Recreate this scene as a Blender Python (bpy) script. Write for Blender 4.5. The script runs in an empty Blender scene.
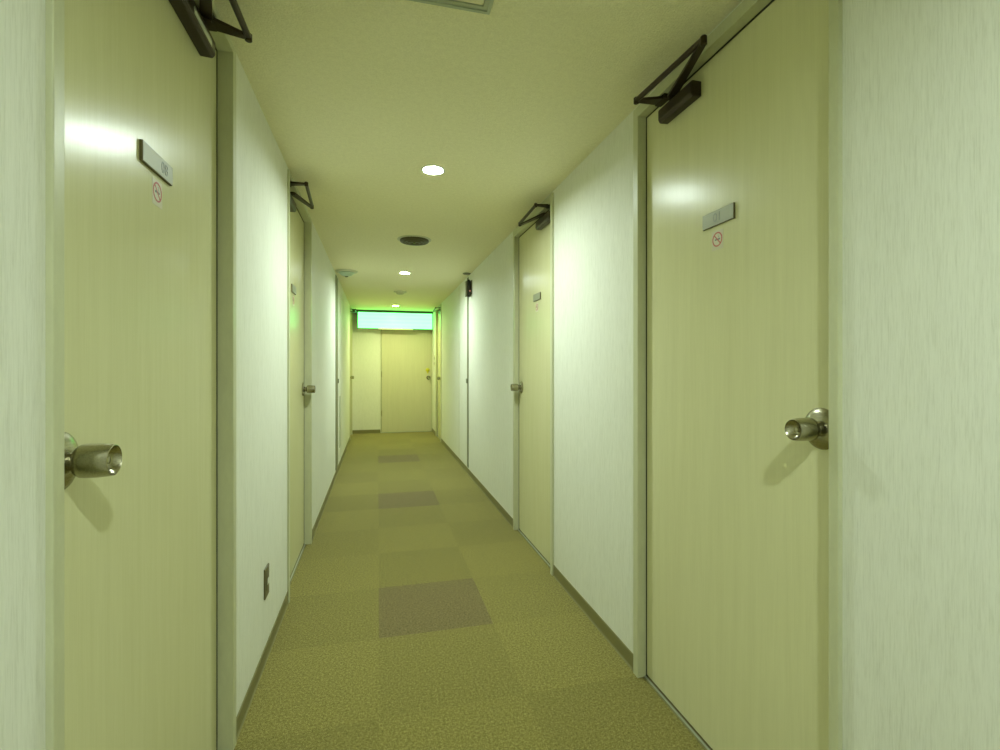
import bpy, bmesh, math, random
from mathutils import Vector, Matrix
random.seed(4)

# ------------------------------------------------------------------ camera, world, exposure
scene = bpy.context.scene
COL = scene.collection
YAW = math.radians(14.0)
cam_data = bpy.data.cameras.new('camera')
cam_data.sensor_fit = 'HORIZONTAL'
cam_data.sensor_width = 36.0
cam_data.lens = 36.0 * 490 / 1000
cam_data.shift_y = -8 / 1000
cam_data.clip_start = 0.02
cam_data.clip_end = 60
cam = bpy.data.objects.new('camera', cam_data)
COL.objects.link(cam)
cam.location = (0, 0, 1.18)
cam.rotation_euler = (math.radians(90), 0, -YAW)
scene.camera = cam

world = bpy.data.worlds.new('world')
scene.world = world
world.use_nodes = True
world.node_tree.nodes['Background'].inputs['Color'].default_value = (0.6, 0.7, 0.4, 1)
world.node_tree.nodes['Background'].inputs['Strength'].default_value = 0.02

vs = scene.view_settings
vs.view_transform = 'Standard'
vs.look = 'None'
vs.gamma = 1.0
vs.use_curve_mapping = False
vs.exposure = 0.0

LAMP_STRENGTH = 1350.0
LAMP_COLOR = (0.86, 1.0, 0.95)
WARM_COLOR = (0.90, 0.92, 0.48)
SIGN_COLOR = (0.14, 1.0, 0.205)
SIGN_STRENGTH = 4.0

# ------------------------------------------------------------------ room numbers
XL, XR = -0.4385, 0.967        # wall faces
ZC = 2.182                    # ceiling
D0, D1 = -2.3, 9.04           # back and far end of the corridor
HT = 2.168                    # top of the door frames
PROUD = {'L': 0.009, 'R': 0.0115}
RECESS = {'L': 0.036, 'R': 0.0245}

def P(side, u, d, z):
    """u = distance out of the wall into the corridor"""
    return Vector(((XL + u) if side == 'L' else (XR - u), d, z))

# ------------------------------------------------------------------ materials
def new_mat(name):
    m = bpy.data.materials.new(name)
    m.use_nodes = True
    return m, m.node_tree, m.node_tree.nodes['Principled BSDF']

def simple(name, col, rough=0.5, metal=0.0, spec=0.5, emis=None, strength=0.0):
    m, nt, b = new_mat(name)
    b.inputs['Base Color'].default_value = (*col, 1)
    b.inputs['Roughness'].default_value = rough
    b.inputs['Metallic'].default_value = metal
    b.inputs['Specular IOR Level'].default_value = spec
    if emis:
        b.inputs['Emission Color'].default_value = (*emis, 1)
        b.inputs['Emission Strength'].default_value = strength
    return m

def coords(nt, scale):
    g = nt.nodes.new('ShaderNodeNewGeometry')
    mp = nt.nodes.new('ShaderNodeMapping')
    mp.inputs['Scale'].default_value = scale
    nt.links.new(g.outputs['Position'], mp.inputs['Vector'])
    return mp.outputs['Vector']

def noise(nt, vec, scale, detail=3, rough=0.6):
    n = nt.nodes.new('ShaderNodeTexNoise')
    n.inputs['Scale'].default_value = scale
    n.inputs['Detail'].default_value = detail
    n.inputs['Roughness'].default_value = rough
    nt.links.new(vec, n.inputs['Vector'])
    return n.outputs['Fac']

def ramp(nt, fac, stops):
    r = nt.nodes.new('ShaderNodeValToRGB')
    els = r.color_ramp.elements
    while len(els) < len(stops):
        els.new(0.5)
    for e, (p, c) in zip(els, stops):
        e.position = p
        e.color = (*c, 1)
    nt.links.new(fac, r.inputs['Fac'])
    return r.outputs['Color']

def mixc(nt, fac, a, b, mode='MIX'):
    n = nt.nodes.new('ShaderNodeMix')
    n.data_type = 'RGBA'
    n.blend_type = mode
    for sock, v in ((n.inputs[0], fac), (n.inputs[6], a), (n.inputs[7], b)):
        if hasattr(v, 'is_output'):
            nt.links.new(v, sock)
        elif isinstance(v, tuple):
            sock.default_value = (*v, 1)
        else:
            sock.default_value = v
    return n.outputs[2]

def math_node(nt, op, a, b=None, c=None):
    n = nt.nodes.new('ShaderNodeMath')
    n.operation = op
    for i, v in enumerate((a, b, c)):
        if v is None:
            continue
        if hasattr(v, 'is_output'):
            nt.links.new(v, n.inputs[i])
        else:
            n.inputs[i].default_value = v
    return n.outputs[0]

def bump(nt, bsdf, height, strength, dist):
    n = nt.nodes.new('ShaderNodeBump')
    n.inputs['Strength'].default_value = strength
    n.inputs['Distance'].default_value = dist
    nt.links.new(height, n.inputs['Height'])
    nt.links.new(n.outputs['Normal'], bsdf.inputs['Normal'])

def make_wallpaper():
    m, nt, b = new_mat('wallpaper')
    v = coords(nt, (1, 1, 0.055))
    fine = noise(nt, v, 300, 4, 0.75)
    coarse = noise(nt, coords(nt, (1, 1, 0.09)), 70, 3, 0.6)
    f = math_node(nt, 'ADD', math_node(nt, 'MULTIPLY', fine, 0.76), math_node(nt, 'MULTIPLY', coarse, 0.24))
    c = ramp(nt, f, [(0.32, (0.68, 0.69, 0.56)), (0.5, (0.79, 0.80, 0.68)), (0.72, (0.85, 0.86, 0.74))])
    nt.links.new(c, b.inputs['Base Color'])
    b.inputs['Roughness'].default_value = 0.62
    b.inputs['Specular IOR Level'].default_value = 0.35
    bump(nt, b, f, 0.35, 0.002)
    return m

def make_ceiling():
    m, nt, b = new_mat('ceiling_paper')
    n1 = noise(nt, coords(nt, (1, 1, 1)), 170, 4, 0.65)
    n2 = noise(nt, coords(nt, (1, 1, 1)), 55, 2, 0.5)
    f = math_node(nt, 'ADD', math_node(nt, 'MULTIPLY', n1, 0.7), math_node(nt, 'MULTIPLY', n2, 0.3))
    c = ramp(nt, f, [(0.36, (0.85, 0.81, 0.535)), (0.64, (0.97, 0.93, 0.635))])
    nt.links.new(c, b.inputs['Base Color'])
    b.inputs['Roughness'].default_value = 0.8
    b.inputs['Specular IOR Level'].default_value = 0.2
    bump(nt, b, f, 0.9, 0.005)
    return m

def make_carpet():
    m, nt, b = new_mat('carpet_tiles')
    g = nt.nodes.new('ShaderNodeNewGeometry')
    sep = nt.nodes.new('ShaderNodeSeparateXYZ')
    nt.links.new(g.outputs['Position'], sep.inputs[0])
    iu = math_node(nt, 'FLOOR', math_node(nt, 'DIVIDE', math_node(nt, 'SUBTRACT', sep.outputs[0], 0.005), 0.51))
    iv = math_node(nt, 'FLOOR', math_node(nt, 'DIVIDE', math_node(nt, 'SUBTRACT', sep.outputs[1], 2.194), 0.5))
    par = math_node(nt, 'FLOORED_MODULO', math_node(nt, 'ADD', math_node(nt, 'ADD', iu, iv), 1.0), 2.0)
    wn = nt.nodes.new('ShaderNodeTexWhiteNoise')
    wn.noise_dimensions = '2D'
    cmb = nt.nodes.new('ShaderNodeCombineXYZ')
    nt.links.new(iu, cmb.inputs[0]); nt.links.new(iv, cmb.inputs[1])
    nt.links.new(cmb.outputs[0], wn.inputs['Vector'])
    # accent tiles: the middle column, every fourth row
    in_col = math_node(nt, 'COMPARE', iu, 0.0, 0.1)
    in_row = math_node(nt, 'COMPARE', math_node(nt, 'FLOORED_MODULO', iv, 4.0), 0.0, 0.1)
    lim = math_node(nt, 'LESS_THAN', iv, 10.0)
    acc = math_node(nt, 'MULTIPLY', math_node(nt, 'MULTIPLY', in_col, in_row), lim)
    v = coords(nt, (1, 1, 1))
    n1 = noise(nt, v, 290, 4, 0.85)
    n2 = noise(nt, v, 110, 2, 0.6)
    f = math_node(nt, 'ADD', math_node(nt, 'MULTIPLY', n1, 0.75), math_node(nt, 'MULTIPLY', n2, 0.25))
    base = ramp(nt, f, [(0.39, (0.088, 0.074, 0.011)), (0.5, (0.213, 0.188, 0.043)), (0.61, (0.40, 0.350, 0.108))])
    brown = ramp(nt, f, [(0.40, (0.055, 0.042, 0.013)), (0.5, (0.160, 0.128, 0.042)), (0.60, (0.33, 0.265, 0.11))])
    shade = math_node(nt, 'ADD', 0.92, math_node(nt, 'ADD', math_node(nt, 'MULTIPLY', par, 0.085),
                                                 math_node(nt, 'MULTIPLY', wn.outputs['Value'], 0.06)))
    cs = nt.nodes.new('ShaderNodeCombineColor')
    for i in range(3):
        nt.links.new(shade, cs.inputs[i])
    base = mixc(nt, 1.0, base, cs.outputs[0], 'MULTIPLY')
    c = mixc(nt, acc, base, brown)
    nt.links.new(c, b.inputs['Base Color'])
    b.inputs['Roughness'].default_value = 0.95
    b.inputs['Specular IOR Level'].default_value = 0.1
    b.inputs['Sheen Weight'].default_value = 0.15
    bump(nt, b, f, 0.5, 0.003)
    return m

def make_door(name, dark, light, rough, spec=0.5, coat=0.0):
    m, nt, b = new_mat(name)
    v = coords(nt, (1, 1, 0.02))
    fine = noise(nt, v, 420, 3, 0.6)
    coarse = noise(nt, coords(nt, (1, 1, 0.05)), 38, 3, 0.6)
    f = math_node(nt, 'ADD', math_node(nt, 'MULTIPLY', fine, 0.5), math_node(nt, 'MULTIPLY', coarse, 0.5))
    c = ramp(nt, f, [(0.35, dark), (0.65, light)])
    nt.links.new(c, b.inputs['Base Color'])
    b.inputs['Roughness'].default_value = rough
    b.inputs['Specular IOR Level'].default_value = spec
    b.inputs['Anisotropic'].default_value = 0.25
    tg = nt.nodes.new('ShaderNodeTangent')
    tg.direction_type = 'RADIAL'
    tg.axis = 'Z'
    nt.links.new(tg.outputs[0], b.inputs['Tangent'])
    bump(nt, b, fine, 0.06, 0.0006)
    return m

def make_steel():
    m, nt, b = new_mat('brushed_steel')
    f = noise(nt, coords(nt, (1, 0.05, 1)), 500, 2, 0.6)
    nt.links.new(ramp(nt, f, [(0.3, (0.34, 0.32, 0.22)), (0.7, (0.46, 0.44, 0.32))]), b.inputs['Base Color'])
    b.inputs['Metallic'].default_value = 1.0
    b.inputs['Roughness'].default_value = 0.27
    return m

def make_frame_paint():
    m, nt, b = new_mat('frame_paint')
    f = noise(nt, coords(nt, (1, 1, 0.3)), 60, 4, 0.7)
    nt.links.new(ramp(nt, f, [(0.25, (0.54, 0.55, 0.345)), (0.75, (0.60, 0.61, 0.385))]), b.inputs['Base Color'])
    b.inputs['Roughness'].default_value = 0.38
    return m

def make_sign_face():
    """a lit acrylic face; slightly brighter tubes in three bands"""
    m, nt, b = new_mat('sign_acrylic')
    g = nt.nodes.new('ShaderNodeNewGeometry')
    sep = nt.nodes.new('ShaderNodeSeparateXYZ')
    nt.links.new(g.outputs['Position'], sep.inputs[0])
    w = math_node(nt, 'SINE', math_node(nt, 'MULTIPLY', sep.outputs[2], 95.0))
    st = math_node(nt, 'ADD', SIGN_STRENGTH, math_node(nt, 'MULTIPLY', w, 0.25))
    b.inputs['Base Color'].default_value = (0.16, 0.34, 0.26, 1)
    b.inputs['Roughness'].default_value = 0.15
    b.inputs['Emission Color'].default_value = (*SIGN_COLOR, 1)
    nt.links.new(st, b.inputs['Emission Strength'])
    return m

M = {}
M['wall'] = make_wallpaper()
M['ceiling'] = make_ceiling()
M['carpet'] = make_carpet()
M['door'] = make_door('door_laminate', (0.66, 0.645, 0.365), (0.71, 0.695, 0.41), 0.265, 0.18)
M['end_door'] = make_door('end_door_steel', (0.60, 0.58, 0.37), (0.65, 0.63, 0.41), 0.45)
M['frame'] = make_frame_paint()
M['base'] = simple('baseboard_vinyl', (0.21, 0.195, 0.075), 0.5)
M['steel'] = make_steel()
M['edge'] = simple('olive_metal_edge', (0.20, 0.205, 0.11), 0.5)
M['dark_brown'] = simple('closer_bronze', (0.040, 0.026, 0.014), 0.32, 0.55)
M['black'] = simple('black_plastic', (0.02, 0.022, 0.02), 0.35)
M['gap'] = simple('gap_shadow_rubber', (0.03, 0.03, 0.015), 0.8)  # near-black, stands in for the shade in the gaps round the leaf
M['brown_plate'] = simple('brown_plastic', (0.13, 0.115, 0.05), 0.4)
M['plate_metal'] = simple('name_plate_aluminium', (0.30, 0.31, 0.20), 0.45, 0.15, 0.35)
M['plate_edge'] = simple('name_plate_brown_edge', (0.12, 0.10, 0.035), 0.5)
M['ink'] = simple('ink_grey', (0.17, 0.19, 0.16), 0.6)
M['faint_ink'] = simple('worn_ink', (0.21, 0.23, 0.165), 0.5)
M['paper'] = simple('sticker_paper', (0.62, 0.58, 0.40), 0.5)
M['red'] = simple('sticker_red', (0.50, 0.12, 0.08), 0.5)
M['white'] = simple('white_plastic', (0.75, 0.77, 0.66), 0.4)
M['cream'] = simple('cream_plastic', (0.62, 0.62, 0.42), 0.45)
M['pale_green'] = simple('pale_green_plastic', (0.50, 0.62, 0.46), 0.3)
M['aluminium'] = simple('aluminium', (0.50, 0.54, 0.42), 0.4, 0.6)
M['vent'] = simple('vent_bronze', (0.07, 0.062, 0.022), 0.45)
M['yellow'] = simple('yellow_plastic', (0.62, 0.56, 0.02), 0.45)
M['silver_label'] = simple('silver_label', (0.80, 0.84, 0.70), 0.25, 0.3)
M['red_led'] = simple('red_indicator', (0.6, 0.25, 0.2), 0.4, 0, 0.5, (1.0, 0.35, 0.25), 0.5)
M['lens'] = simple('lamp_lens', (0.9, 0.9, 0.9), 0.3, 0, 0.5, LAMP_COLOR, LAMP_STRENGTH)
M['lens_near'] = simple('near_lamp_lens', (0.9, 0.9, 0.9), 0.3, 0, 0.5, LAMP_COLOR, LAMP_STRENGTH * 0.85)
M['lens_warm'] = simple('warm_lamp_lens', (0.9, 0.85, 0.7), 0.3, 0, 0.5, WARM_COLOR, LAMP_STRENGTH * 0.9)
M['sign_face'] = make_sign_face()
M['sign_case'] = simple('sign_case_metal', (0.16, 0.17, 0.10), 0.5)
M['rail'] = simple('dark_rail', (0.045, 0.06, 0.03), 0.5)
M['strip_white'] = simple('white_strip', (0.85, 0.82, 0.6), 0.4)

# ------------------------------------------------------------------ object helpers
def tag(o, label=None, cat=None, group=None, kind=None):
    if label: o['label'] = label
    if cat: o['category'] = cat
    if group: o['group'] = group
    if kind: o['kind'] = kind
    return o

def world_loc(o):
    v = Vector((0, 0, 0))
    while o is not None:
        v += o.location
        o = o.parent
    return v

def empty(name, loc):
    o = bpy.data.objects.new(name, None)
    o.empty_display_size = 0.1
    COL.objects.link(o)
    o.location = loc
    return o

def build(name, bm, mat, parent=None, origin=None, smooth=False):
    """bm is in world coordinates; the object gets its own origin"""
    bmesh.ops.recalc_face_normals(bm, faces=bm.faces)
    if origin is None:
        if bm.verts:
            mn = Vector([min(v.co[i] for v in bm.verts) for i in range(3)])
            mx = Vector([max(v.co[i] for v in bm.verts) for i in range(3)])
            origin = Vector(((mn.x + mx.x) / 2, (mn.y + mx.y) / 2, mn.z))
        else:
            origin = Vector((0, 0, 0))
    origin = Vector(origin)
    bmesh.ops.translate(bm, verts=bm.verts, vec=-origin)
    me = bpy.data.meshes.new(name)
    bm.to_mesh(me)
    bm.free()
    me.materials.append(mat)
    if smooth:
        for p in me.polygons:
            p.use_smooth = True
        me.set_sharp_from_angle(angle=math.radians(38))
    o = bpy.data.objects.new(name, me)
    COL.objects.link(o)
    if parent is not None:
        o.parent = parent
        origin = origin - world_loc(parent)
    o.location = origin
    return o

def box(bm, a, b, bevel=0.0, seg=2):
    """axis-aligned box between two corner points"""
    lo = Vector([min(a[i], b[i]) for i in range(3)])
    hi = Vector([max(a[i], b[i]) for i in range(3)])
    r = bmesh.ops.create_cube(bm, size=1.0)
    vs_ = r['verts']
    for v in vs_:
        v.co = Vector([lo[i] + (v.co[i] + 0.5) * (hi[i] - lo[i]) for i in range(3)])
    if bevel > 0:
        es = list({e for v in vs_ for e in v.link_edges})
        bmesh.ops.bevel(bm, geom=es, offset=bevel, segments=seg, affect='EDGES', profile=0.5)
    return bm

def wbox(bm, side, u0, d0, z0, u1, d1, z1, bevel=0.0):
    return box(bm, P(side, u0, d0, z0), P(side, u1, d1, z1), bevel)

def lathe(bm, origin, axis, profile, seg=40):
    """profile: list of (radius, height along the axis)"""
    axis = Vector(axis).normalized()
    ref = Vector((0, 0, 1)) if abs(axis.z) < 0.9 else Vector((0, 1, 0))
    a = axis.cross(ref).normalized()
    b = axis.cross(a).normalized()
    rings = []
    for r, h in profile:
        c = Vector(origin) + axis * h
        if r < 1e-6:
            rings.append([bm.verts.new(c)])
        else:
            rings.append([bm.verts.new(c + (a * math.cos(t) + b * math.sin(t)) * r)
                          for t in [2 * math.pi * k / seg for k in range(seg)]])
    for r0, r1 in zip(rings, rings[1:]):
        if len(r0) == 1 and len(r1) == 1:
            continue
        for k in range(seg):
            k2 = (k + 1) % seg
            if len(r0) == 1:
                bm.faces.new((r0[0], r1[k], r1[k2]))
            elif len(r1) == 1:
                bm.faces.new((r0[k], r0[k2], r1[0]))
            else:
                bm.faces.new((r0[k], r0[k2], r1[k2], r1[k]))
    if len(rings[0]) > 1: bm.faces.new(rings[0])
    if len(rings[-1]) > 1: bm.faces.new(rings[-1])
    return bm

def rod(bm, a, b, r0, r1=None, seg=16):
    a, b = Vector(a), Vector(b)
    r1 = r0 if r1 is None else r1
    L = (b - a).length
    return lathe(bm, a, b - a, [(r0 * 0.8, 0), (r0, r0 * 0.15), (r1, L - r1 * 0.15), (r1 * 0.8, L)], seg)

def bar(bm, a, b, w0, w1, t, bevel=0.0015):
    """flat tapered bar lying level between a and b: width w in the level plane, thickness t upwards"""
    a, b = Vector(a), Vector(b)
    d = (b - a).normalized()
    n = d.cross(Vector((0, 0, 1))).normalized()
    up = n.cross(d).normalized()
    N = 6
    outline = []
    for c, w, sg in ((a, w0, -1), (b, w1, 1)):
        for k in range(N + 1):
            th = -math.pi / 2 + math.pi * k / N
            outline.append(c + d * (math.cos(th) * w / 2 * sg) + n * (math.sin(th) * w / 2 * sg))
    top = [bm.verts.new(p + up * t / 2) for p in outline]
    bot = [bm.verts.new(p - up * t / 2) for p in outline]
    bm.faces.new(top)
    bm.faces.new(list(reversed(bot)))
    n_ = len(top)
    for k in range(n_):
        bm.faces.new((top[k], bot[k], bot[(k + 1) % n_], top[(k + 1) % n_]))
    return bm

def prism(bm, side, poly_uz, d0, d1):
    """polygon in (u, z), extruded along the corridor"""
    A = [bm.verts.new(P(side, u, d0, z)) for u, z in poly_uz]
    B = [bm.verts.new(P(side, u, d1, z)) for u, z in poly_uz]
    bm.faces.new(A)
    bm.faces.new(list(reversed(B)))
    n = len(A)
    for k in range(n):
        bm.faces.new((A[k], B[k], B[(k + 1) % n], A[(k + 1) % n]))
    return bm

def inward(side):
    return Vector((1, 0, 0)) if side == 'L' else Vector((-1, 0, 0))

# ------------------------------------------------------------------ the shell
DOORS = {   # side: opening spans and casing width
    'L': [(0.822, 1.655, 0.026, 0.034), (2.655, 3.47, 0.026, 0.034), (8.24, 8.86, 0.03, 0.03)],
    'R': [(0.866, 1.676, 0.024, 0.034), (2.65, 3.41, 0.034, 0.034), (7.70, 8.36, 0.03, 0.03)],
}

bm = bmesh.new()
box(bm, (XL - 0.16, D0 - 0.1, -0.1), (XR + 0.16, D1 + 0.12, 0.0))
tag(build('floor', bm, M['carpet']), 'olive tan carpet tile floor with three darker brown tiles down the middle', 'floor', kind='structure')
LAMPS = [(0.273, -0.31), (0.273, 2.50), (0.280, 5.31), (0.285, 8.17)]
def ceiling_mesh():
    """slab with a round recess for each downlight"""
    bm = bmesh.new()
    x0, x1 = XL - 0.16, XR + 0.16
    ys = [D0 - 0.1]
    hw = 0.08
    N = 32
    for x, y in LAMPS:
        ys += [y - hw, y + hw]
    ys.append(D1 + 0.12)
    quad = lambda a, b, c, d, z=ZC: bm.faces.new([bm.verts.new((p[0], p[1], z)) for p in (a, b, c, d)])
    for k in range(0, len(ys), 2):
        quad((x0, ys[k]), (x1, ys[k]), (x1, ys[k + 1]), (x0, ys[k + 1]))
    for x, y in LAMPS:
        quad((x0, y - hw), (x - hw, y - hw), (x - hw, y + hw), (x0, y + hw))
        quad((x + hw, y - hw), (x1, y - hw), (x1, y + hw), (x + hw, y + hw))
        circ, sq = [], []
        for j in range(N):
            t = 2 * math.pi * (j + 0.5) / N
            c_, s_ = math.cos(t), math.sin(t)
            m_ = max(abs(c_), abs(s_))
            circ.append((x + 0.049 * c_, y + 0.049 * s_))
            sq.append((x + hw * c_ / m_, y + hw * s_ / m_))
        for j in range(N):
            j2 = (j + 1) % N
            pts = [circ[j], circ[j2], sq[j2]]
            a_, b_ = sq[j], sq[j2]
            if abs(a_[0] - b_[0]) > 1e-6 and abs(a_[1] - b_[1]) > 1e-6:      # round the square's corner
                corner = (a_[0] if abs(abs(a_[0] - x) - hw) < 1e-6 else b_[0], a_[1] if abs(abs(a_[1] - y) - hw) < 1e-6 else b_[1])
                pts.append(corner)
            pts.append(a_)
            bm.faces.new([bm.verts.new((p[0], p[1], ZC)) for p in pts])
            bm.faces.new([bm.verts.new(p) for p in ((*circ[j], ZC), (*circ[j2], ZC), (*circ[j2], ZC + 0.06), (*circ[j], ZC + 0.06))])
        bm.faces.new([bm.verts.new((p[0], p[1], ZC + 0.06)) for p in circ])
    bmesh.ops.remove_doubles(bm, verts=bm.verts, dist=1e-5)
    box(bm, (x0, D0 - 0.1, ZC + 0.07), (x1, D1 + 0.12, ZC + 0.12))
    return bm
bm = ceiling_mesh()
tag(build('ceiling', bm, M['ceiling']), 'low cream textured ceiling of the corridor', 'ceiling', kind='structure')

WT = 0.14
for side, nm in (('L', 'wall_left'), ('R', 'wall_right')):
    bm = bmesh.new()
    y = D0
    for a, b, ca, cb in DOORS[side]:
        wbox(bm, side, -WT, y, 0, 0, a - ca, ZC)
        wbox(bm, side, -WT, a - ca, HT, 0, b + cb, ZC)
        y = b + cb
    wbox(bm, side, -WT, y, 0, 0, D1, ZC)
    tag(build(nm, bm, M['wall']), ('left' if side == 'L' else 'right') + ' corridor wall in pale fibrous wallpaper', 'wall', kind='structure')

EDX0, EDX1, EDZ = 0.067, 0.945, 2.06      # the end door
bm = bmesh.new()
box(bm, (XL, D1, 0), (EDX0 - 0.02, D1 + 0.12, ZC))
box(bm, (EDX0 - 0.02, D1, EDZ + 0.02), (XR, D1 + 0.12, ZC))
tag(build('wall_end', bm, M['wall']), 'far end wall strip left of the end door, in pale wallpaper', 'wall', kind='structure')
bm = bmesh.new()
box(bm, (XL - 0.1, D0 - 0.1, 0), (XR + 0.1, D0, ZC))
tag(build('wall_back', bm, M['wall']), 'wallpapered wall behind the viewpoint', 'wall', kind='structure')

BH, BT = 0.061, 0.0035
for side, nm in (('L', 'baseboard_left'), ('R', 'baseboard_right')):
    bm = bmesh.new()
    spans, y = [], D0
    for a, b, ca, cb in DOORS[side]:
        spans.append((y, a - ca)); y = b + cb
    spans.append((y, D1))
    for a, b in spans:
        prism(bm, side, [(0, 0), (BT + 0.004, 0), (BT, 0.006), (BT, BH - 0.003), (BT - 0.002, BH), (0, BH)], a, b)
    tag(build(nm, bm, M['base']), 'dark olive vinyl baseboard along the ' + ('left' if side == 'L' else 'right') + ' wall', 'baseboard', kind='structure')
bm = bmesh.new()
box(bm, (XL + BT, D1 - BT, 0), (EDX0 - 0.022, D1, BH))
tag(build('baseboard_end', bm, M['base']), 'short dark vinyl baseboard left of the end door', 'baseboard', kind='structure')

# ------------------------------------------------------------------ door fittings
def make_knob(parent, side, d, z, u_face, length=0.075, rose=0.044):
    ax = inward(side)
    o = P(side, u_face, d, z)
    r = 0.0262
    L = length
    bm = bmesh.new()
    lathe(bm, o, ax, [(0.0145, 0.004), (0.0135, L * 0.20), (0.0145, L * 0.29), (r * 0.62, L * 0.31), (r * 0.86, L * 0.34), (r * 0.98, L * 0.41),
                      (r, L * 0.50), (r, L * 0.72), (r * 0.95, L * 0.93), (r * 0.91, L), (r * 0.87, L + 0.0005),
                      (r * 0.80, L - 0.003), (r * 0.40, L - 0.012), (0.0, L - 0.013)], 48)
    knob = build('door_knob', bm, M['steel'], parent, origin=o, smooth=True)
    bm = bmesh.new()
    lathe(bm, o, ax, [(rose, 0.0), (rose, 0.002), (rose - 0.003, 0.005), (rose - 0.012, 0.010), (0.022, 0.014), (0.016, 0.0155)], 48)
    build('rosette', bm, M['steel'], knob, origin=o, smooth=True)
    bm = bmesh.new()
    lathe(bm, o, ax, [(0.0055, L - 0.0125), (0.0055, L - 0.0075), (0.0045, L - 0.007), (0, L - 0.007)], 20)
    lock = build('lock_button', bm, M['steel'], knob, origin=o + ax * (L - 0.0125), smooth=True)
    return knob

def make_closer(parent, side, top, body, spindle, elbow, tip, foot, sticker=None):
    """overhead closer: box on the leaf, main arm to the elbow, rod back to the shoe under the frame head.
    All positions along the corridor; spindle/elbow/tip = (d, u)"""
    uf = -RECESS[side]
    z0, z1 = 2.033, 2.083
    dp = 0.0385
    bm = bmesh.new()
    prism(bm, side, [(uf, z0 + 0.002), (uf + dp * 0.82, z0), (uf + dp, z0 + 0.010), (uf + dp, z1 - 0.006), (uf + dp - 0.006, z1), (uf, z1)], body[0], body[1])
    bmesh.ops.bevel(bm, geom=list(bm.edges), offset=0.0018, segments=2, affect='EDGES')
    c = build('door_closer', bm, M['dark_brown'], parent, origin=P(side, uf, (body[0] + body[1]) / 2, z0))
    za = z1 + 0.008
    S = P(side, spindle[1], spindle[0], za)
    E_ = P(side, elbow[1], elbow[0], za)
    T = P(side, tip[1], tip[0], 2.112)
    bm = bmesh.new()
    lathe(bm, S - Vector((0, 0, 0.010)), (0, 0, 1), [(0.013, 0), (0.013, 0.004), (0.010, 0.006), (0.010, 0.016), (0, 0.016)], 20)
    build('spindle', bm, M['dark_brown'], c, smooth=True)
    bm = bmesh.new()
    bar(bm, S, E_, 0.030, 0.018, 0.009)
    build('main_arm', bm, M['dark_brown'], c)
    bm = bmesh.new()
    rod(bm, E_ + Vector((0, 0, 0.010)), T, 0.0088, 0.0088)
    lathe(bm, E_ - Vector((0, 0, 0.008)), (0, 0, 1), [(0.007, 0), (0.0095, 0.002), (0.0095, 0.023), (0.007, 0.026)], 20)
    build('arm_rod', bm, M['dark_brown'], c, smooth=True)
    bm = bmesh.new()
    F_ = P(side, -0.012, foot, 2.121)
    bar(bm, F_, T, 0.050, 0.016, 0.009)
    wbox(bm, side, -0.020, foot - 0.03, 2.114, 0.004, foot + 0.03, top + 0.0005, 0.001)
    lathe(bm, T - Vector((0, 0, 0.012)), (0, 0, 1), [(0.006, 0), (0.0095, 0.002), (0.0095, 0.020), (0.006, 0.023)], 20)
    build('frame_shoe', bm, M['dark_brown'], c)
    if sticker:
        bm = bmesh.new()
        wbox(bm, side, uf + dp - 0.0004, sticker[0], z0 + 0.013, uf + dp + 0.0006, sticker[1], z0 + 0.030)
        tag(build('label_strip', bm, M['silver_label'], c), 'silver label strip on the closer body')
    return c

def text_mesh(txt, size, mat, name, parent, origin, right, up, out, thick=0.0004):
    cu = bpy.data.curves.new('lettering', 'FONT')
    cu.body = txt
    cu.size = size
    cu.align_x = 'CENTER'
    cu.align_y = 'CENTER'
    cu.extrude = thick
    tmp = bpy.data.objects.new('lettering', cu)
    COL.objects.link(tmp)
    bpy.context.view_layer.update()
    me = bpy.data.meshes.new_from_object(tmp)
    bpy.data.objects.remove(tmp)
    bpy.data.curves.remove(cu)
    R = Matrix((right, up, out)).transposed()
    for v in me.vertices:
        v.co = R @ v.co
    me.name = name
    me.materials.clear()
    me.materials.append(mat)
    o = bpy.data.objects.new(name, me)
    COL.objects.link(o)
    o.parent = parent
    o.location = Vector(origin) - world_loc(parent)
    return o

def make_plate(parent, side, d, z, w, h, txt=None, shift=0.0):
    uf = -RECESS[side]
    bm = bmesh.new()
    wbox(bm, side, uf, d - w / 2, z - h / 2, uf + 0.0065, d + w / 2, z + h / 2, 0.0008)
    pl = build('number_plate', bm, M['plate_edge'], parent)
    bm = bmesh.new()
    wbox(bm, side, uf + 0.0062, d - w / 2 + 0.0006, z - h / 2 + 0.0008, uf + 0.0072, d + w / 2 - 0.0006, z + h / 2 - 0.0008, 0.0003)
    build('plate_face', bm, M['plate_metal'], pl)
    if txt:
        right = Vector((0, 1, 0)) if side == 'L' else Vector((0, -1, 0))
        text_mesh(txt, h * 0.85, M['faint_ink'], 'room_number', pl, P(side, uf + 0.0073, d + shift, z), right, Vector((0, 0, 1)), inward(side))
    return pl

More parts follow.
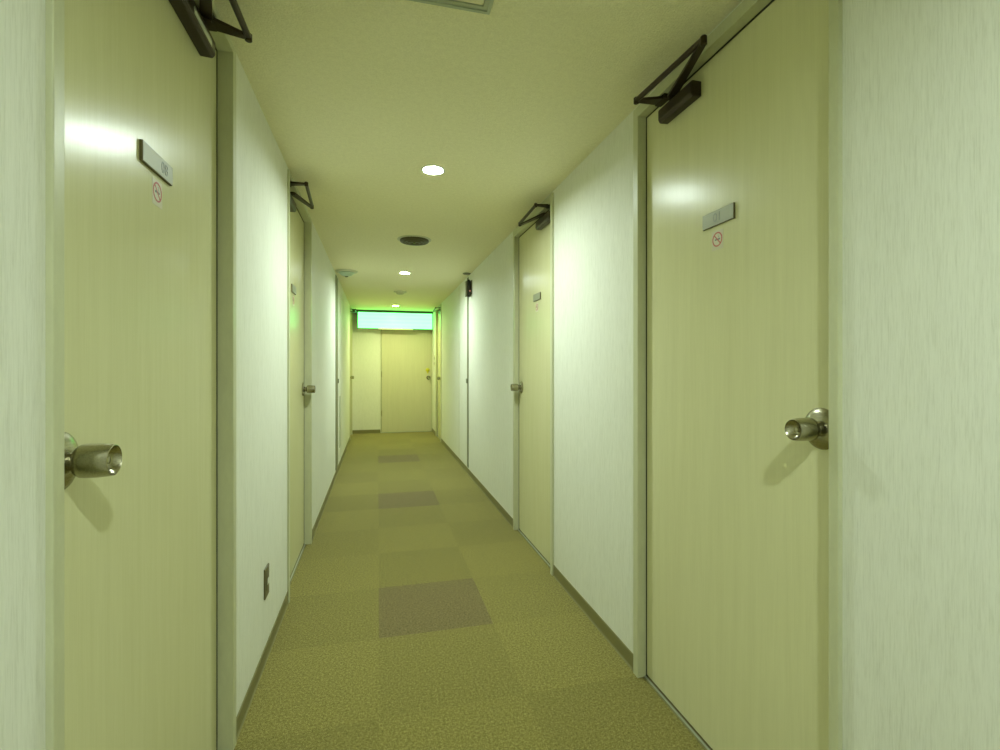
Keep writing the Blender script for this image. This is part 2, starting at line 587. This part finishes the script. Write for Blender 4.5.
def make_sticker(parent, side, d, z, s=0.050):
    """square no-smoking sticker: paper, red ring and slash, cigarette"""
    uf = -RECESS[side]
    bm = bmesh.new()
    wbox(bm, side, uf, d - s / 2, z - s * 0.62, uf + 0.0006, d + s / 2, z + s * 0.52)
    st = build('no_smoking_sticker', bm, M['paper'], parent)
    ax = inward(side)
    rt = Vector((0, 1, 0)) if side == 'L' else Vector((0, -1, 0))
    upv = Vector((0, 0, 1))
    c = P(side, uf + 0.0008, d, z)
    R, r = s * 0.44, s * 0.355
    bm = bmesh.new()
    n = 40
    ring = [[bm.verts.new(c + (rt * math.cos(t) + upv * math.sin(t)) * q + ax * 0.0003) for t in [2 * math.pi * k / n for k in range(n)]] for q in (R, r)]
    for k in range(n):
        bm.faces.new((ring[0][k], ring[0][(k + 1) % n], ring[1][(k + 1) % n], ring[1][k]))
    dv = (rt - upv).normalized(); nv = (rt + upv).normalized()
    w = s * 0.035
    qd = [bm.verts.new(c + dv * a_ * r + nv * b_ * w + ax * 0.0003) for a_, b_ in ((-1, -1), (1, -1), (1, 1), (-1, 1))]
    bm.faces.new(qd)
    ext = bmesh.ops.extrude_face_region(bm, geom=list(bm.faces))
    bmesh.ops.translate(bm, verts=[g for g in ext['geom'] if isinstance(g, bmesh.types.BMVert)], vec=-ax * 0.0003)
    tag(build('red_ring', bm, M['red'], st), 'red ring and slash of the no smoking mark')
    bm = bmesh.new()
    wbox(bm, side, uf + 0.0005, d - s * 0.24, z - s * 0.05, uf + 0.0009, d + s * 0.22, z + s * 0.04)
    for k in range(5):
        wbox(bm, side, uf + 0.0005, d + (-0.16 + 0.02 * k) * s * (1 if side == 'R' else -1), z + s * (0.07 + 0.04 * k),
             uf + 0.0009, d + (-0.13 + 0.02 * k) * s * (1 if side == 'R' else -1), z + s * (0.10 + 0.04 * k))
    build('cigarette_mark', bm, M['ink'], st)
    return st

def make_door_unit(n, side, span, cw, label, plate=None, knob=None, closer=None, top=2.130):
    a, b = span
    pr, rc = PROUD[side], RECESS[side]
    mid = (a + b) / 2
    root = empty('door_%d' % n, P(side, 0, mid, 0))
    tag(root, label, 'door', kind='structure')
    dep = -WT
    # frame: two jambs, a head
    for j0, j1 in ((a - cw[0], a), (b, b + cw[1])):
        bm = bmesh.new()
        wbox(bm, side, dep, j0, 0, pr, j1, HT, 0.002)
        build('jamb', bm, M['frame'], root)
    bm = bmesh.new()
    wbox(bm, side, dep, a - 0.001, top, pr, b + 0.001, HT, 0.002)
    build('frame_head', bm, M['frame'], root)
    # dark sheet behind the leaf, paints shade into the gap
    bm = bmesh.new()
    wbox(bm, side, -rc - 0.044, a, 0.0, -rc - 0.060, b, top)
    build('door_stop', bm, M['gap'], root)
    bm = bmesh.new()
    g = 0.0055
    wbox(bm, side, -rc - 0.042, a + g, 0.012, -rc, b - g, top - g, 0.0012)
    build('door_leaf', bm, M['door'], root)
    bm = bmesh.new()
    for d_ in (a, b - 0.005):
        wbox(bm, side, -rc - 0.012, d_, 0.004, -rc + 0.001, d_ + 0.005, top)
    wbox(bm, side, -rc - 0.012, a + 0.005, top - 0.005, -rc + 0.001, b - 0.005, top)
    build('rubber_seal', bm, M['gap'], root)  # strip added on the jambs and head to paint the dark gap line
    bm = bmesh.new()
    wbox(bm, side, -rc - 0.042, a, 0, -rc + 0.013, b, 0.003)
    th = build('threshold', bm, M['base'], root)
    bm = bmesh.new()
    wbox(bm, side, -rc + 0.003, a, 0.003, -rc + 0.008, b, 0.007)
    build('metal_strip', bm, M['aluminium'], th)
    if knob:
        make_knob(root, side, knob[0], knob[1], -rc, **(knob[2] if len(knob) > 2 else {}))
    if plate:
        make_plate(root, side, *plate[0])
        make_sticker(root, side, *plate[1])
    if closer:
        make_closer(root, side, top=top, **closer)
    return root

make_door_unit(1, 'L', DOORS['L'][0][:2], DOORS['L'][0][2:], 'nearest left door, glossy cream, with silver label strip on its closer', top=2.143,
    plate=((1.228, 1.626, 0.150, 0.043, '08', 0.030), (1.237, 1.567)),
    knob=(0.894, 1.034, dict(length=0.073, rose=0.046)),
    closer=dict(body=(1.27, 1.508), spindle=(1.425, 0.004), elbow=(1.165, 0.080), tip=(1.516, 0.084), foot=1.487, sticker=(1.345, 1.475)))
make_door_unit(2, 'R', DOORS['R'][0][:2], DOORS['R'][0][2:], 'nearest right door, glossy cream, whole folding closer arm visible above',
    plate=((1.2645, 1.628, 0.137, 0.045, '01', 0.0), (1.272, 1.564)),
    knob=(0.915, 1.038, dict(length=0.080, rose=0.048)),
    closer=dict(body=(1.347, 1.533), spindle=(1.456, 0.009), elbow=(1.196, 0.080), tip=(1.547, 0.090), foot=1.540))
make_door_unit(3, 'L', DOORS['L'][1][:2], DOORS['L'][1][2:], 'second left door, narrow in view, reflecting the green lit sign', top=2.141,
    plate=((3.035, 1.628, 0.138, 0.045), (3.045, 1.565)),
    knob=(3.405, 1.035),
    closer=dict(body=(2.67, 2.90), spindle=(2.760, 0.005), elbow=(2.975, 0.074), tip=(2.661, 0.085), foot=2.70))
make_door_unit(4, 'R', DOORS['R'][1][:2], DOORS['R'][1][2:], 'second right door, cream, halfway between near door and access panel', top=2.120,
    plate=((2.985, 1.628, 0.138, 0.045), (2.995, 1.565)),
    knob=(3.345, 1.035),
    closer=dict(body=(2.665, 2.91), spindle=(2.765, 0.004), elbow=(3.02, 0.083), tip=(2.688, 0.085), foot=2.708))
make_door_unit(5, 'L', DOORS['L'][2][:2], DOORS['L'][2][2:], 'farthest left side door, a thin sliver beside the end wall',
    knob=(8.80, 1.00), closer=dict(body=(8.26, 8.48), spindle=(8.35, 0.005), elbow=(8.58, 0.08), tip=(8.27, 0.085), foot=8.29))
make_door_unit(6, 'R', DOORS['R'][2][:2], DOORS['R'][2][2:], 'farthest right side door, a thin sliver beside the lit sign',
    knob=(7.79, 1.00), closer=dict(body=(7.72, 7.94), spindle=(7.81, 0.005), elbow=(8.04, 0.08), tip=(7.73, 0.085), foot=7.75))

# ------------------------------------------------------------------ end door
root = empty('door_7', ((EDX0 + EDX1) / 2, D1, 0))
tag(root, 'plain grey cream door in the far end wall below the green sign', 'door', kind='structure')
bm = bmesh.new()
box(bm, (EDX0, D1 - 0.006, 0.01), (EDX1, D1 + 0.035, EDZ), 0.002)
build('door_leaf', bm, M['end_door'], root)
bm = bmesh.new()
box(bm, (EDX0 - 0.02, D1 - 0.010, 0), (EDX0 - 0.003, D1 + 0.1, EDZ + 0.02), 0.001)
build('jamb', bm, M['frame'], root)
bm = bmesh.new()
box(bm, (EDX1 + 0.002, D1 - 0.012, 0), (XR, D1 + 0.1, EDZ + 0.02), 0.001)
build('jamb', bm, M['frame'], root)
bm = bmesh.new()
box(bm, (EDX0 - 0.003, D1 - 0.010, EDZ + 0.003), (EDX1 + 0.002, D1 + 0.1, EDZ + 0.02), 0.001)
build('frame_head', bm, M['frame'], root)
bm = bmesh.new()
box(bm, (EDX0 - 0.002, D1 - 0.02, 0), (EDX1 + 0.002, D1 + 0.05, 0.009), 0.001)
build('threshold', bm, M['aluminium'], root)
for z in (0.30, 1.0, 1.75):
    bm = bmesh.new()
    lathe(bm, (EDX0 - 0.001, D1 - 0.012, z), (0, 0, 1), [(0.006, 0), (0.006, 0.1), (0, 0.1)], 12)
    build('hinge', bm, M['steel'], root, smooth=True)
ko = Vector((0.900, D1 - 0.006, 0.985))
bm = bmesh.new()
L = 0.06
lathe(bm, ko, (0, -1, 0), [(0.013, 0.0), (0.013, 0.018), (0.022, 0.022), (0.026, 0.034), (0.024, 0.056), (0.019, 0.060), (0.010, 0.055), (0, 0.054)], 32)
kn = build('door_knob', bm, M['steel'], root, origin=ko, smooth=True)
bm = bmesh.new()
lathe(bm, ko, (0, -1, 0), [(0.036, 0.0), (0.036, 0.003), (0.030, 0.008), (0.014, 0.010)], 32)
build('rosette', bm, M['dark_brown'], kn, origin=ko, smooth=True)
bm = bmesh.new()
lathe(bm, Vector((0.885, D1 - 0.006, 1.125)), (0, -1, 0), [(0.036, 0.0), (0.036, 0.008), (0.028, 0.018), (0.012, 0.022), (0, 0.022)], 24)
box(bm, (0.873, D1 - 0.018, 1.062), (0.899, D1 - 0.006, 1.11), 0.003)
tag(build('thumb_turn_cover', bm, M['yellow'], root, smooth=True), 'yellow thumb turn cover above the knob')

# ------------------------------------------------------------------ lit sign box
SD = 8.88
SX0, SX1, SZ0, SZ1 = -0.337, 0.955, 1.862, 2.140
sg = empty('lit_sign', ((SX0 + SX1) / 2, SD + 0.05, SZ0))
tag(sg, 'wide glowing green and white light box under the ceiling above the end door', 'sign')
bm = bmesh.new()
box(bm, (SX0 - 0.006, SD + 0.012, SZ0 - 0.004), (SX1 + 0.006, D1, SZ1 + 0.001), 0.003)
build('casing', bm, M['sign_case'], sg)
bm = bmesh.new()
box(bm, (SX0, SD, SZ0), (SX1, SD + 0.014, SZ1), 0.004)
build('lit_face', bm, M['sign_face'], sg)
bm = bmesh.new()
box(bm, (XL, SD + 0.004, SZ1 + 0.002), (XR, D1, ZC), 0.002)
build('top_rail', bm, M['rail'], sg)
bm = bmesh.new()
box(bm, (0.006, SD - 0.006, SZ0 - 0.020), (0.612, SD + 0.05, SZ0 - 0.003), 0.003)
tag(build('bottom_strip', bm, M['strip_white'], sg), 'white strip under the light box')

# ------------------------------------------------------------------ downlights
def ring_strip(bm, x, y, prof, seg=48):
    rings = [[bm.verts.new((x + q * math.cos(2 * math.pi * j / seg), y + q * math.sin(2 * math.pi * j / seg), ZC + h)) for j in range(seg)] for q, h in prof]
    for r0, r1 in zip(rings, rings[1:]):
        for j in range(seg):
            bm.faces.new((r0[j], r0[(j + 1) % seg], r1[(j + 1) % seg], r1[j]))
    return bm

def make_downlight(x, y, lens, label):
    """recessed can: trim ring, white reflector, lens set a little up inside"""
    r = empty('ceiling_downlight', (x, y, ZC - 0.006))
    tag(r, label, 'ceiling light', 'round downlights in the corridor ceiling')
    bm = ring_strip(bmesh.new(), x, y, [(0.062, 0.0), (0.062, -0.002), (0.059, -0.004), (0.050, -0.004), (0.048, -0.002), (0.048, 0.001)])
    build('trim_ring', bm, M['white'], r, smooth=True)
    bm = ring_strip(bmesh.new(), x, y, [(0.0478, 0.0), (0.0465, 0.014), (0.0465, 0.020), (0.0480, 0.020), (0.0485, 0.0)])
    build('reflector', bm, M['white'], r, smooth=True)
    bm = bmesh.new()
    lathe(bm, (x, y, ZC + 0.017), (0, 0, -1), [(0.046, 0.0), (0.046, 0.004), (0.038, 0.009), (0.02, 0.012), (0, 0.013)], 32)
    build('glowing_lens', bm, lens, r, smooth=True)
    return r

make_downlight(*LAMPS[0], M['lens'], 'downlight just behind the viewpoint, seen only in its effect')
make_downlight(*LAMPS[1], M['lens_near'], 'nearest and brightest white downlight in the ceiling')
make_downlight(*LAMPS[2], M['lens'], 'middle white downlight beyond the dark round vent')
make_downlight(*LAMPS[3], M['lens_warm'], 'farthest downlight, warm and dim, just before the green sign')

# ------------------------------------------------------------------ ceiling things
def disc_profile(name, x, y, prof, mat, parent, seg=48):
    bm = bmesh.new()
    lathe(bm, (x, y, ZC), (0, 0, -1), prof, seg)
    return build(name, bm, mat, parent, smooth=True)

vx, vy = 0.279, 3.90
v = empty('ceiling_vent', (vx, vy, ZC - 0.03))
tag(v, 'dark round air vent in the ceiling between two downlights', 'vent')
disc_profile('outer_ring', vx, vy, [(0.132, 0), (0.132, 0.003), (0.124, 0.007), (0.112, 0.006)], M['cream'], v)
disc_profile('diffuser_cone', vx, vy, [(0.112, 0.004), (0.112, 0.016), (0.106, 0.022), (0.098, 0.023), (0.092, 0.017), (0.083, 0.017), (0.079, 0.025),
             (0.070, 0.026), (0.064, 0.019), (0.055, 0.019), (0.050, 0.027), (0.038, 0.029), (0.030, 0.022), (0, 0.022)], M['vent'], v)
disc_profile('center_screw', vx, vy, [(0.010, 0.02), (0.010, 0.028), (0.006, 0.031), (0, 0.031)], M['steel'], v, 20)

sx, sy = 0.287, 6.63
s_ = empty('smoke_detector', (sx, sy, ZC - 0.05))
tag(s_, 'small cream smoke detector in mid ceiling near the green sign', 'smoke detector')
disc_profile('base', sx, sy, [(0.085, 0), (0.085, 0.006), (0.078, 0.014), (0.055, 0.016)], M['cream'], s_)
disc_profile('sensor_cap', sx, sy, [(0.052, 0.012), (0.050, 0.030), (0.030, 0.042), (0, 0.045)], M['cream'], s_)

sx, sy = -0.318, 5.36
s_ = empty('heat_detector', (sx, sy, ZC - 0.06))
tag(s_, 'pale round ceiling detector tight against the left wall', 'detector')
disc_profile('base', sx, sy, [(0.114, 0), (0.114, 0.004), (0.105, 0.012), (0.08, 0.014)], M['cream'], s_)
disc_profile('sensor_body', sx, sy, [(0.080, 0.012), (0.078, 0.022), (0.050, 0.044), (0.028, 0.052), (0, 0.054)], M['pale_green'], s_)
disc_profile('sensor_eye', sx, sy, [(0.018, 0.05), (0.018, 0.058), (0.01, 0.062), (0, 0.062)], M['sign_case'], s_, 20)

# inspection hatch overhead
hx0, hx1, hy0, hy1 = -0.14, 0.305, 0.90, 1.348
h = empty('ceiling_hatch', ((hx0 + hx1) / 2, (hy0 + hy1) / 2, ZC - 0.008))
tag(h, 'square inspection hatch with aluminium edge at the top of the photo', 'hatch')
bm = bmesh.new()
w = 0.022
for a, b in (((hx0, hy0), (hx1, hy0 + w)), ((hx0, hy1 - w), (hx1, hy1)), ((hx0, hy0 + w), (hx0 + w, hy1 - w)), ((hx1 - w, hy0 + w), (hx1, hy1 - w))):
    box(bm, (a[0], a[1], ZC - 0.006), (b[0], b[1], ZC))
w2 = 0.009
for a, b in (((hx0, hy0), (hx1, hy0 + w2)), ((hx0, hy1 - w2), (hx1, hy1)), ((hx0, hy0 + w2), (hx0 + w2, hy1 - w2)), ((hx1 - w2, hy0 + w2), (hx1, hy1 - w2))):
    box(bm, (a[0], a[1], ZC - 0.009), (b[0], b[1], ZC - 0.006))
build('hatch_frame', bm, M['aluminium'], h)
bm = bmesh.new()
box(bm, (hx0 + w + 0.003, hy0 + w + 0.003, ZC - 0.004), (hx1 - w - 0.003, hy1 - w - 0.003, ZC))
build('hatch_panel', bm, M['ceiling'], h)

# ------------------------------------------------------------------ wall things
# socket plate on the left wall
o = empty('wall_outlet', P('L', 0, 2.145, 0.265))
tag(o, 'brown outlet plate low on the left wall between two doors', 'outlet')
bm = bmesh.new()
wbox(bm, 'L', 0, 2.108, 0.256, 0.006, 2.182, 0.376, 0.002)
build('cover_plate', bm, M['brown_plate'], o)
bm = bmesh.new()
wbox(bm, 'L', 0.006, 2.130, 0.283, 0.008, 2.160, 0.349, 0.001)
sk = build('socket', bm, M['brown_plate'], o)
bm = bmesh.new()
wbox(bm, 'L', 0.008, 2.137, 0.304, 0.0095, 2.161, 0.328, 0.0006)
tag(build('socket_insert', bm, M['white'], sk), 'small white insert at the middle of the socket')

# switch near the end
o = empty('light_switch', P('R', 0, 8.62, 1.17))
tag(o, 'small cream light switch on right wall beside the end door', 'light switch')
bm = bmesh.new()
wbox(bm, 'R', 0, 8.585, 1.19, 0.007, 8.655, 1.39, 0.002)
build('cover_plate', bm, M['cream'], o)
for z in (1.22, 1.31):
    bm = bmesh.new()
    wbox(bm, 'R', 0.007, 8.603, z, 0.011, 8.637, z + 0.05, 0.002)
    build('rocker', bm, M['brown_plate'], o)

# access panels: a flush papered leaf in a dark metal edge
def make_panel(side, d0, d1, dark, label, strip=None):
    r = empty('access_panel', P(side, 0, (d0 + d1) / 2, 0.075))
    tag(r, label, 'access panel')
    z0, z1 = 0.075, 2.165
    bm = bmesh.new()
    wbox(bm, side, 0, d0, z0, 0.006, d0 + dark, z1, 0.001)
    build('edge_profile', bm, M['edge'], r)
    bm = bmesh.new()
    wbox(bm, side, 0, d0 + dark + 0.004, z0, 0.004, d1 - 0.012, z1, 0.001)
    build('panel_leaf', bm, M['wall'], r)
    bm = bmesh.new()
    wbox(bm, side, 0, d1 - 0.010, z0, 0.005, d1 + 0.012, z1, 0.001)
    build('far_profile', bm, M['frame'], r)
    bm = bmesh.new()
    wbox(bm, side, 0.006, d0 + dark - 0.045, 1.00, 0.016, d0 + dark + 0.01, 1.05, 0.003)
    build('latch', bm, M['sign_case'], r)
    if strip:
        bm = bmesh.new()
        wbox(bm, side, 0.004, strip[0], strip[2], 0.008, strip[1], strip[3], 0.001)
        build('grey_strip', bm, M['aluminium'], r)
    return r
make_panel('L', 5.50, 6.24, 0.26, 'wallpapered access panel with dark edge on the left wall', strip=(5.98, 6.13, 0.24, 0.84))
make_panel('R', 5.30, 5.93, 0.075, 'wallpapered access panel with dark edge on the right wall')

# black device high on the right wall
o = empty('wall_device', P('R', 0, 5.13, 1.93))
tag(o, 'small black rounded device with red spot, high on the right wall', 'wall device')
bm = bmesh.new()
wbox(bm, 'R', 0, 5.09, 1.95, 0.008, 5.17, 2.10, 0.003)
build('bracket', bm, M['brown_plate'], o)
bm = bmesh.new()
lathe(bm, P('R', 0.030, 5.13, 1.922), (0, 0, 1), [(0.010, 0), (0.021, 0.006), (0.025, 0.03), (0.025, 0.13), (0.021, 0.165), (0.010, 0.185), (0, 0.187)], 28)
b_ = build('body', bm, M['black'], o, smooth=True)
bm = bmesh.new()
wbox(bm, 'R', 0.050, 5.10, 1.925, 0.066, 5.16, 2.09, 0.005)
tag(build('side_cover', bm, M['edge'], b_), 'grey green side cover')
bm = bmesh.new()
lathe(bm, P('R', 0.022, 5.107, 1.985), (0, -1, 0), [(0.008, -0.002), (0.008, 0.004), (0, 0.006)], 16)
tag(build('indicator', bm, M['red_led'], b_, smooth=True), 'pinkish red indicator')
bm = bmesh.new()
lathe(bm, (0.922, 5.17, ZC), (0, 0, -1), [(0.042, 0), (0.042, 0.006), (0.034, 0.012), (0, 0.014)], 28)
build('ceiling_cap', bm, M['edge'], o, smooth=True)
